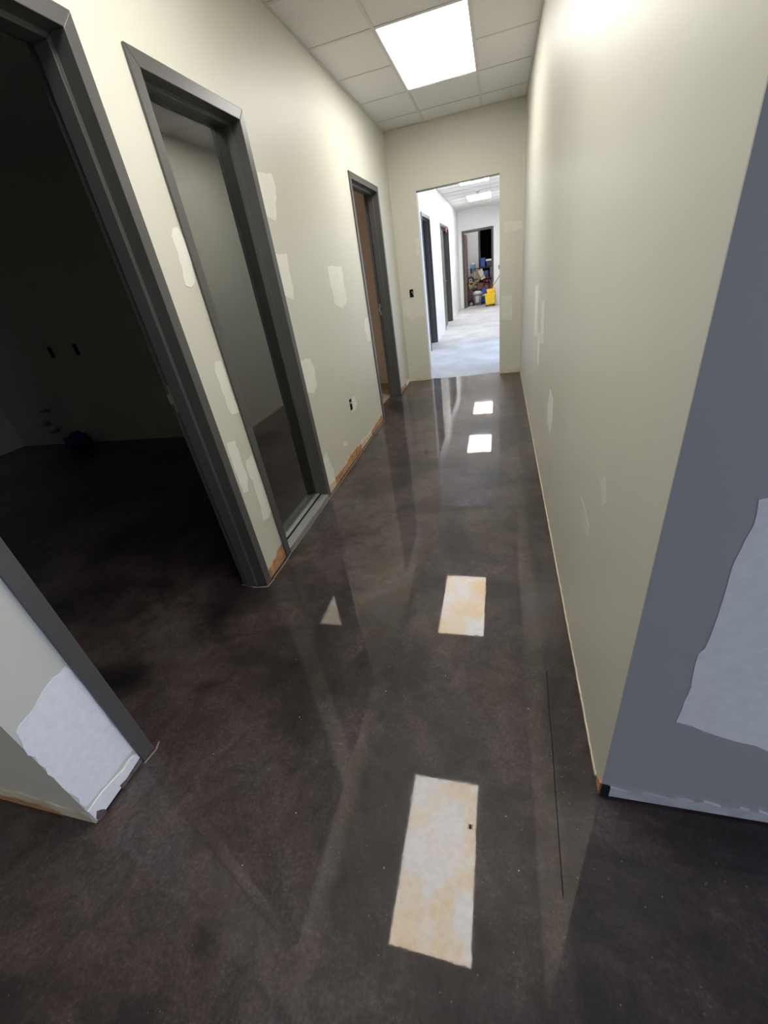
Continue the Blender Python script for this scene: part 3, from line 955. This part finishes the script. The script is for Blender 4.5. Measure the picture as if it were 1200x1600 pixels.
def carton(x0, x1, y0, y1, z0, z1, m, label, name='carton', cat='box', rot=0.0):
    t_ = empty(name, ((x0 + x1) / 2, (y0 + y1) / 2, z0))
    tag(t_, label, cat)
    w, d, h_ = (x1 - x0), (y1 - y0), (z1 - z0)
    cx, cy = (x0 + x1) / 2, (y0 + y1) / 2
    M = Matrix.Translation((cx, cy, z0)) @ Matrix.Rotation(rot, 4, 'Z')
    MB().box(-w / 2, w / 2, -d / 2, d / 2, 0, h_ - .004, M).build('body', m, t_, bevel=.004)
    MB().box(-w / 2, w / 2, -d / 2, -.004, h_ - .004, h_, M).build('flap', m, t_)
    MB().box(-w / 2, w / 2, .004, d / 2, h_ - .004, h_, M).build('flap', m, t_)
    MB().box(-.025, .025, -d / 2 - .001, d / 2 + .001, h_, h_ + .001, M).build('tape', mat('tape', (.5, .42, .28), .4), t_)
    return t_


def tray(x0, x1, y0, y1, z0, z1, m, label, name='tote', cat='tote'):
    t_ = empty(name, ((x0 + x1) / 2, (y0 + y1) / 2, z0))
    tag(t_, label, cat)
    e = .012
    mb_ = MB()
    mb_.box(x0, x1, y0, y1, z0, z0 + e).box(x0, x0 + e, y0, y1, z0, z1).box(x1 - e, x1, y0, y1, z0, z1)
    mb_.box(x0, x1, y0, y0 + e, z0, z1).box(x0, x1, y1 - e, y1, z0, z1)
    mb_.build('body', m, t_)
    mb_ = MB()
    mb_.box(x0 - .012, x1 + .012, y0 - .012, y0, z1 - .02, z1).box(x0 - .012, x1 + .012, y1, y1 + .012, z1 - .02, z1)
    mb_.box(x0 - .012, x0, y0, y1, z1 - .02, z1).box(x1, x1 + .012, y0, y1, z1 - .02, z1)
    mb_.build('rim', m, t_)
    return t_


def rrange(v0, v1, v2, v3):
    return v0, v1, v2, v3


LBLUE = mat('light_blue_plastic', (0.18, 0.42, 0.78), .4)
tray(-.93, -.78, 16.80, 17.10, 1.122, 1.25, LBLUE, 'light blue tray on the left of the rack top')
tag(blob('bag', (-.855, 16.95, 1.225), (.055, .10, .07), WHITEM, 1.2, .2), 'white bag lying in the light blue tray', 'bag')
tray(-.60, -.44, 16.82, 17.14, 1.122, 1.40, BLUE, 'tall deep blue tote on the rack top')
t = empty('paper_roll', (-.30, 16.85, 1.2))
tag(t, 'white paper roll lying across stacked trays on the rack', 'roll')
MB().tube([(-.42, 16.86, 1.31), (-.14, 16.86, 1.30)], .036, 16).build('paper', WHITEM, t)
MB().tube([(-.425, 16.86, 1.31), (-.135, 16.86, 1.30)], .014, 10).build('core', CARD, t)
tray(-.40, -.10, 16.80, 17.15, 1.122, 1.265, mat('slate_plastic', (.06, .075, .12), .5), 'slate coloured tray under the white paper roll')
carton(-.94, -.845, 16.80, 17.1, .792, .98, PINKB, 'pinkish printed carton at the left of the rack')
t = empty('jug', (-.80, 16.86, .792))
tag(t, 'clear pale jug between pink carton and tan carton', 'jug')
MB().lathe([(0, 0), (.045, 0), (.05, .03), (.05, .16), (.02, .22), (.02, .25), (0, .25)], (-.80, 16.86, .792), 16).build('body', GREYP2, t)
MB().lathe([(0, 0), (.023, 0), (.023, .03), (0, .03)], (-.80, 16.86, 1.043), 12).build('cap', BLUE, t)
carton(-.74, -.645, 16.80, 17.1, .792, 1.085, CARD, 'tall tan carton in the middle of the rack')
t = empty('foam_board', (-.56, 16.75, .8))
tag(t, 'white foam board leaning tilted against the rack', 'board')
M = Matrix.Translation((-.56, 16.735, .92)) @ Matrix.Rotation(-.35, 4, 'Y') @ Matrix.Rotation(-.08, 4, 'X')
MB().box(-.075, .075, -.008, .008, -.16, .16, M).build('board', WHITEM, t)
MB().box(-.077, .077, -.0095, -.008, .145, .162, M).build('edge_tape', CARD, t)
carton(-.50, -.34, 16.82, 17.12, .792, 1.0, CARD2, 'dark red brown carton on the middle shelf')
for k, (z, lab) in enumerate(((.792, 'lower grey blue canister at the right of the rack'), (.945, 'upper grey blue canister at the right of the rack'))):
    t = empty('canister', (-.20, 16.88, z))
    tag(t, lab, 'canister')
    MB().lathe([(0, 0), (.085, 0), (.09, .01), (.09, .12), (.085, .125), (0, .125)], (-.20, 16.88, z), 20).build('body', mat('canister_blue', (.20, .25, .33), .4), t)
    MB().lathe([(.0, 0), (.094, 0), (.094, .02), (0, .024)], (-.20, 16.88, z + .125), 20).build('lid', WHITEM, t)
carton(-.70, -.50, 16.80, 17.12, .452, .66, CARD2, 'red brown carton on the low shelf')
carton(-.48, -.33, 16.82, 17.12, .452, .62, mat('rose_card', (.45, .26, .22), .8), 'rosy carton on the low shelf')
carton(-.31, -.12, 16.80, 17.1, .452, .72, mat('wood_card', (.28, .15, .08), .8, noise_amt=.2), 'tall brown carton at the right of the low shelf')
tag(blob('bag', (-.48, 16.56, .28), (.15, .11, .24), BLUE, 8.3, .16), 'bulky blue bag standing behind the grey waste bin', 'bag')
t = empty('broom', (-.7, 16.6, .7))
tag(t, 'broom with yellow handle slanting across the rack', 'broom')
MB().tube([(-.80, 16.60, .66), (-.48, 16.64, .90)], .012, 8).build('handle', mat('broom_yellow', (.75, .45, .06), .5), t)
M = Matrix.Translation((-.42, 16.645, .945)) @ Matrix.Rotation(-.65, 4, 'Y')
MB().box(-.07, .07, -.03, .03, -.05, .05, M).build('head', BLUE, t, bevel=.006)
tag(blob('bag', (-.91, 16.24, .06), (.065, .06, .06), mat('grey_bag', (.30, .27, .28), .6), 2.2, .3), 'crumpled grey bag on the floor by the door jamb', 'bag')
t = MB().box(-1.0, -.58, 15.99, 16.14, .001, .018, None).build('plank', mat('pinkish_plank', (.62, .47, .45), .7), bevel=.003)
t.rotation_euler = (0, 0, 0)
tag(t, 'pinkish flat board lying across the storeroom threshold', 'board')
# frame of the dark doorway behind the rack
t = frame('door_6', lambda u, z, w: (u, 17.40 - w, z), -.68, .32, 2.32, 'black doorway at the back of the storeroom', base=(-.2, 17.4, 0))
# unseen fill panel added to light the storeroom clutter
t = empty('ceiling_light', (-.5, 16.7, H))
tag(t, 'small fill panel added inside the storeroom, hidden above its doorway', 'light', 'flat ceiling light panels')
MB().box(-.8, -.2, 16.4, 17.0, H - .035, H - .002).build('frame', WHITE_PL, t)
MB().box(-.77, -.23, 16.43, 16.97, H - .040, H - .036).build('diffuser', emit_mat('store_fill_panel', (1, .97, .92), 6.0), t)

t = empty('ceiling_light', (-2.6, 5.1, H))  # unseen panel added to brighten the small room
tag(t, 'dim fill panel added inside the small room behind the third doorway', 'light', 'flat ceiling light panels')
MB().box(-2.85, -2.35, 4.85, 5.35, H - .035, H - .002).build('frame', WHITE_PL, t)
MB().box(-2.82, -2.38, 4.88, 5.32, H - .040, H - .036).build('diffuser', emit_mat('closet_fill_panel', (1, .86, .72), 3.2), t)

# ------------------------------------------------------------------ crumbs on the polished floor
CR = mat('plaster_crumb', (.55, .54, .52), .8)
proto = None
for (x, y) in [(-.72, .80), (-.98, .62), (-.42, .95), (-.20, 1.05), (.02, .60), (.05, .48), (-.30, .42), (-.85, 1.05), (-.60, .50), (.10, .95), (.12, 2.3), (-.70, .35)]:
    if proto is None:
        bm = bmesh.new()
        bmesh.ops.create_icosphere(bm, subdivisions=1, radius=.0022)
        for v in bm.verts:
            v.co *= random.uniform(.6, 1.3)
            v.co.z *= .6
        me = bpy.data.meshes.new('plaster_crumb')
        bm.to_mesh(me)
        bm.free()
        me.materials.append(CR)
        proto = me
    o = bpy.data.objects.new('plaster_crumb', proto)
    COL.objects.link(o)
    o.location = (x, y, .0012)
    o.rotation_euler = (0, 0, random.uniform(0, 6))
    tag(o, 'tiny pale plaster crumb on the polished dark floor', 'crumb', 'crumbs on the polished floor')
bug = MB()
bug.lathe([(0, -.002), (.003, -.0015), (.0035, .0005), (.0018, .0022), (0, .0025)], (0, 0, .002), 10, 1.0, 1.7)
for s in (-1, 1):
    for k in (-1, 0, 1):
        bug.tube([(0, k * .002, .002), (s * .005, k * .004, .003), (s * .0075, k * .0055, .0003)], .0004, 5)
o = bug.build('insect', mat('bug_brown', (.03, .018, .012), .4))
o.location = (-.078, .557, 0)
tag(o, 'tiny dark insect on the near mirrored light patch of the floor', 'insect')
# worn metal bead under the head of the bare opening, sprinkler in the far hall
BEAD = mat('worn_bead', (.20, .20, .22), .5, .4, noise_amt=.3, noise_scale=18)
xs = [OP[0], -.72, -.70, -.45, -.30, -.17, OP[1]]
for k, (x0, x1) in enumerate(zip(xs, xs[1:])):
    h_ = (.016, .008, .014, .010, .016, .012)[k]
    MB().box(x0, x1, YE - .0025, YE + .03, OP[2] - h_, OP[2] + .001).build('corner_bead', BEAD, wall_end)
t = empty('sprinkler', (-.46, 12.3, H))
tag(t, 'small sprinkler head hanging before the deepest light panel', 'sprinkler')
MB().lathe([(0, 0), (.05, 0), (.05, -.008), (.02, -.014), (.014, -.014), (.014, -.05), (0, -.05)], (-.46, 12.3, H), 14).build('body', GREYP2, t)
MB().lathe([(0, -.062), (.022, -.062), (.022, -.058), (0, -.058)], (-.46, 12.3, H), 12).build('deflector', STEEL, t)
MB().tube([(-.46, 12.3, H - .05), (-.46, 12.3, H - .060)], .004, 6).build('stem', STEEL, t)

# more supplies on and under the rack
tag(blob('cloth', (-.405, 16.92, .675), (.055, .09, .035), mat('indigo_cloth', (.06, .08, .30), .8), 4.4, .25), 'indigo cloth heaped on the rosy carton', 'cloth')
tag(blob('bag', (-.785, 16.95, .53), (.05, .10, .055), mat('beige_sack', (.50, .40, .33), .8), 6.1, .2), 'beige sack on the low shelf behind the floor machine', 'bag')
t = empty('hose', (-.42, 16.70, 0))
tag(t, 'dark red hose looped in front of the rack', 'hose')
hp = [(-.46 + .10 * math.cos(k * .45) + .004 * k, 16.725 - .0008 * k, .66 + .075 * math.sin(k * .45)) for k in range(34)]
MB().tube(hp, .011, 6).build('tube', mat('red_hose', (.30, .04, .03), .5), t)
MB().tube([hp[-1], (hp[-1][0] + .03, hp[-1][1], hp[-1][2] - .05)], .015, 8).build('nozzle', STEEL, t)
t = MB().box(-.03, .03, -.012, .012, 0, 1.02, Matrix.Translation((-.165, 16.60, .003)) @ Matrix.Rotation(-.10, 4, 'X')).build('lumber', mat('lumber', (.33, .17, .09), .7, noise_amt=.2, noise_scale=12), bevel=.003)
tag(t, 'brown timber leaning upright at the right of the rack', 'timber')
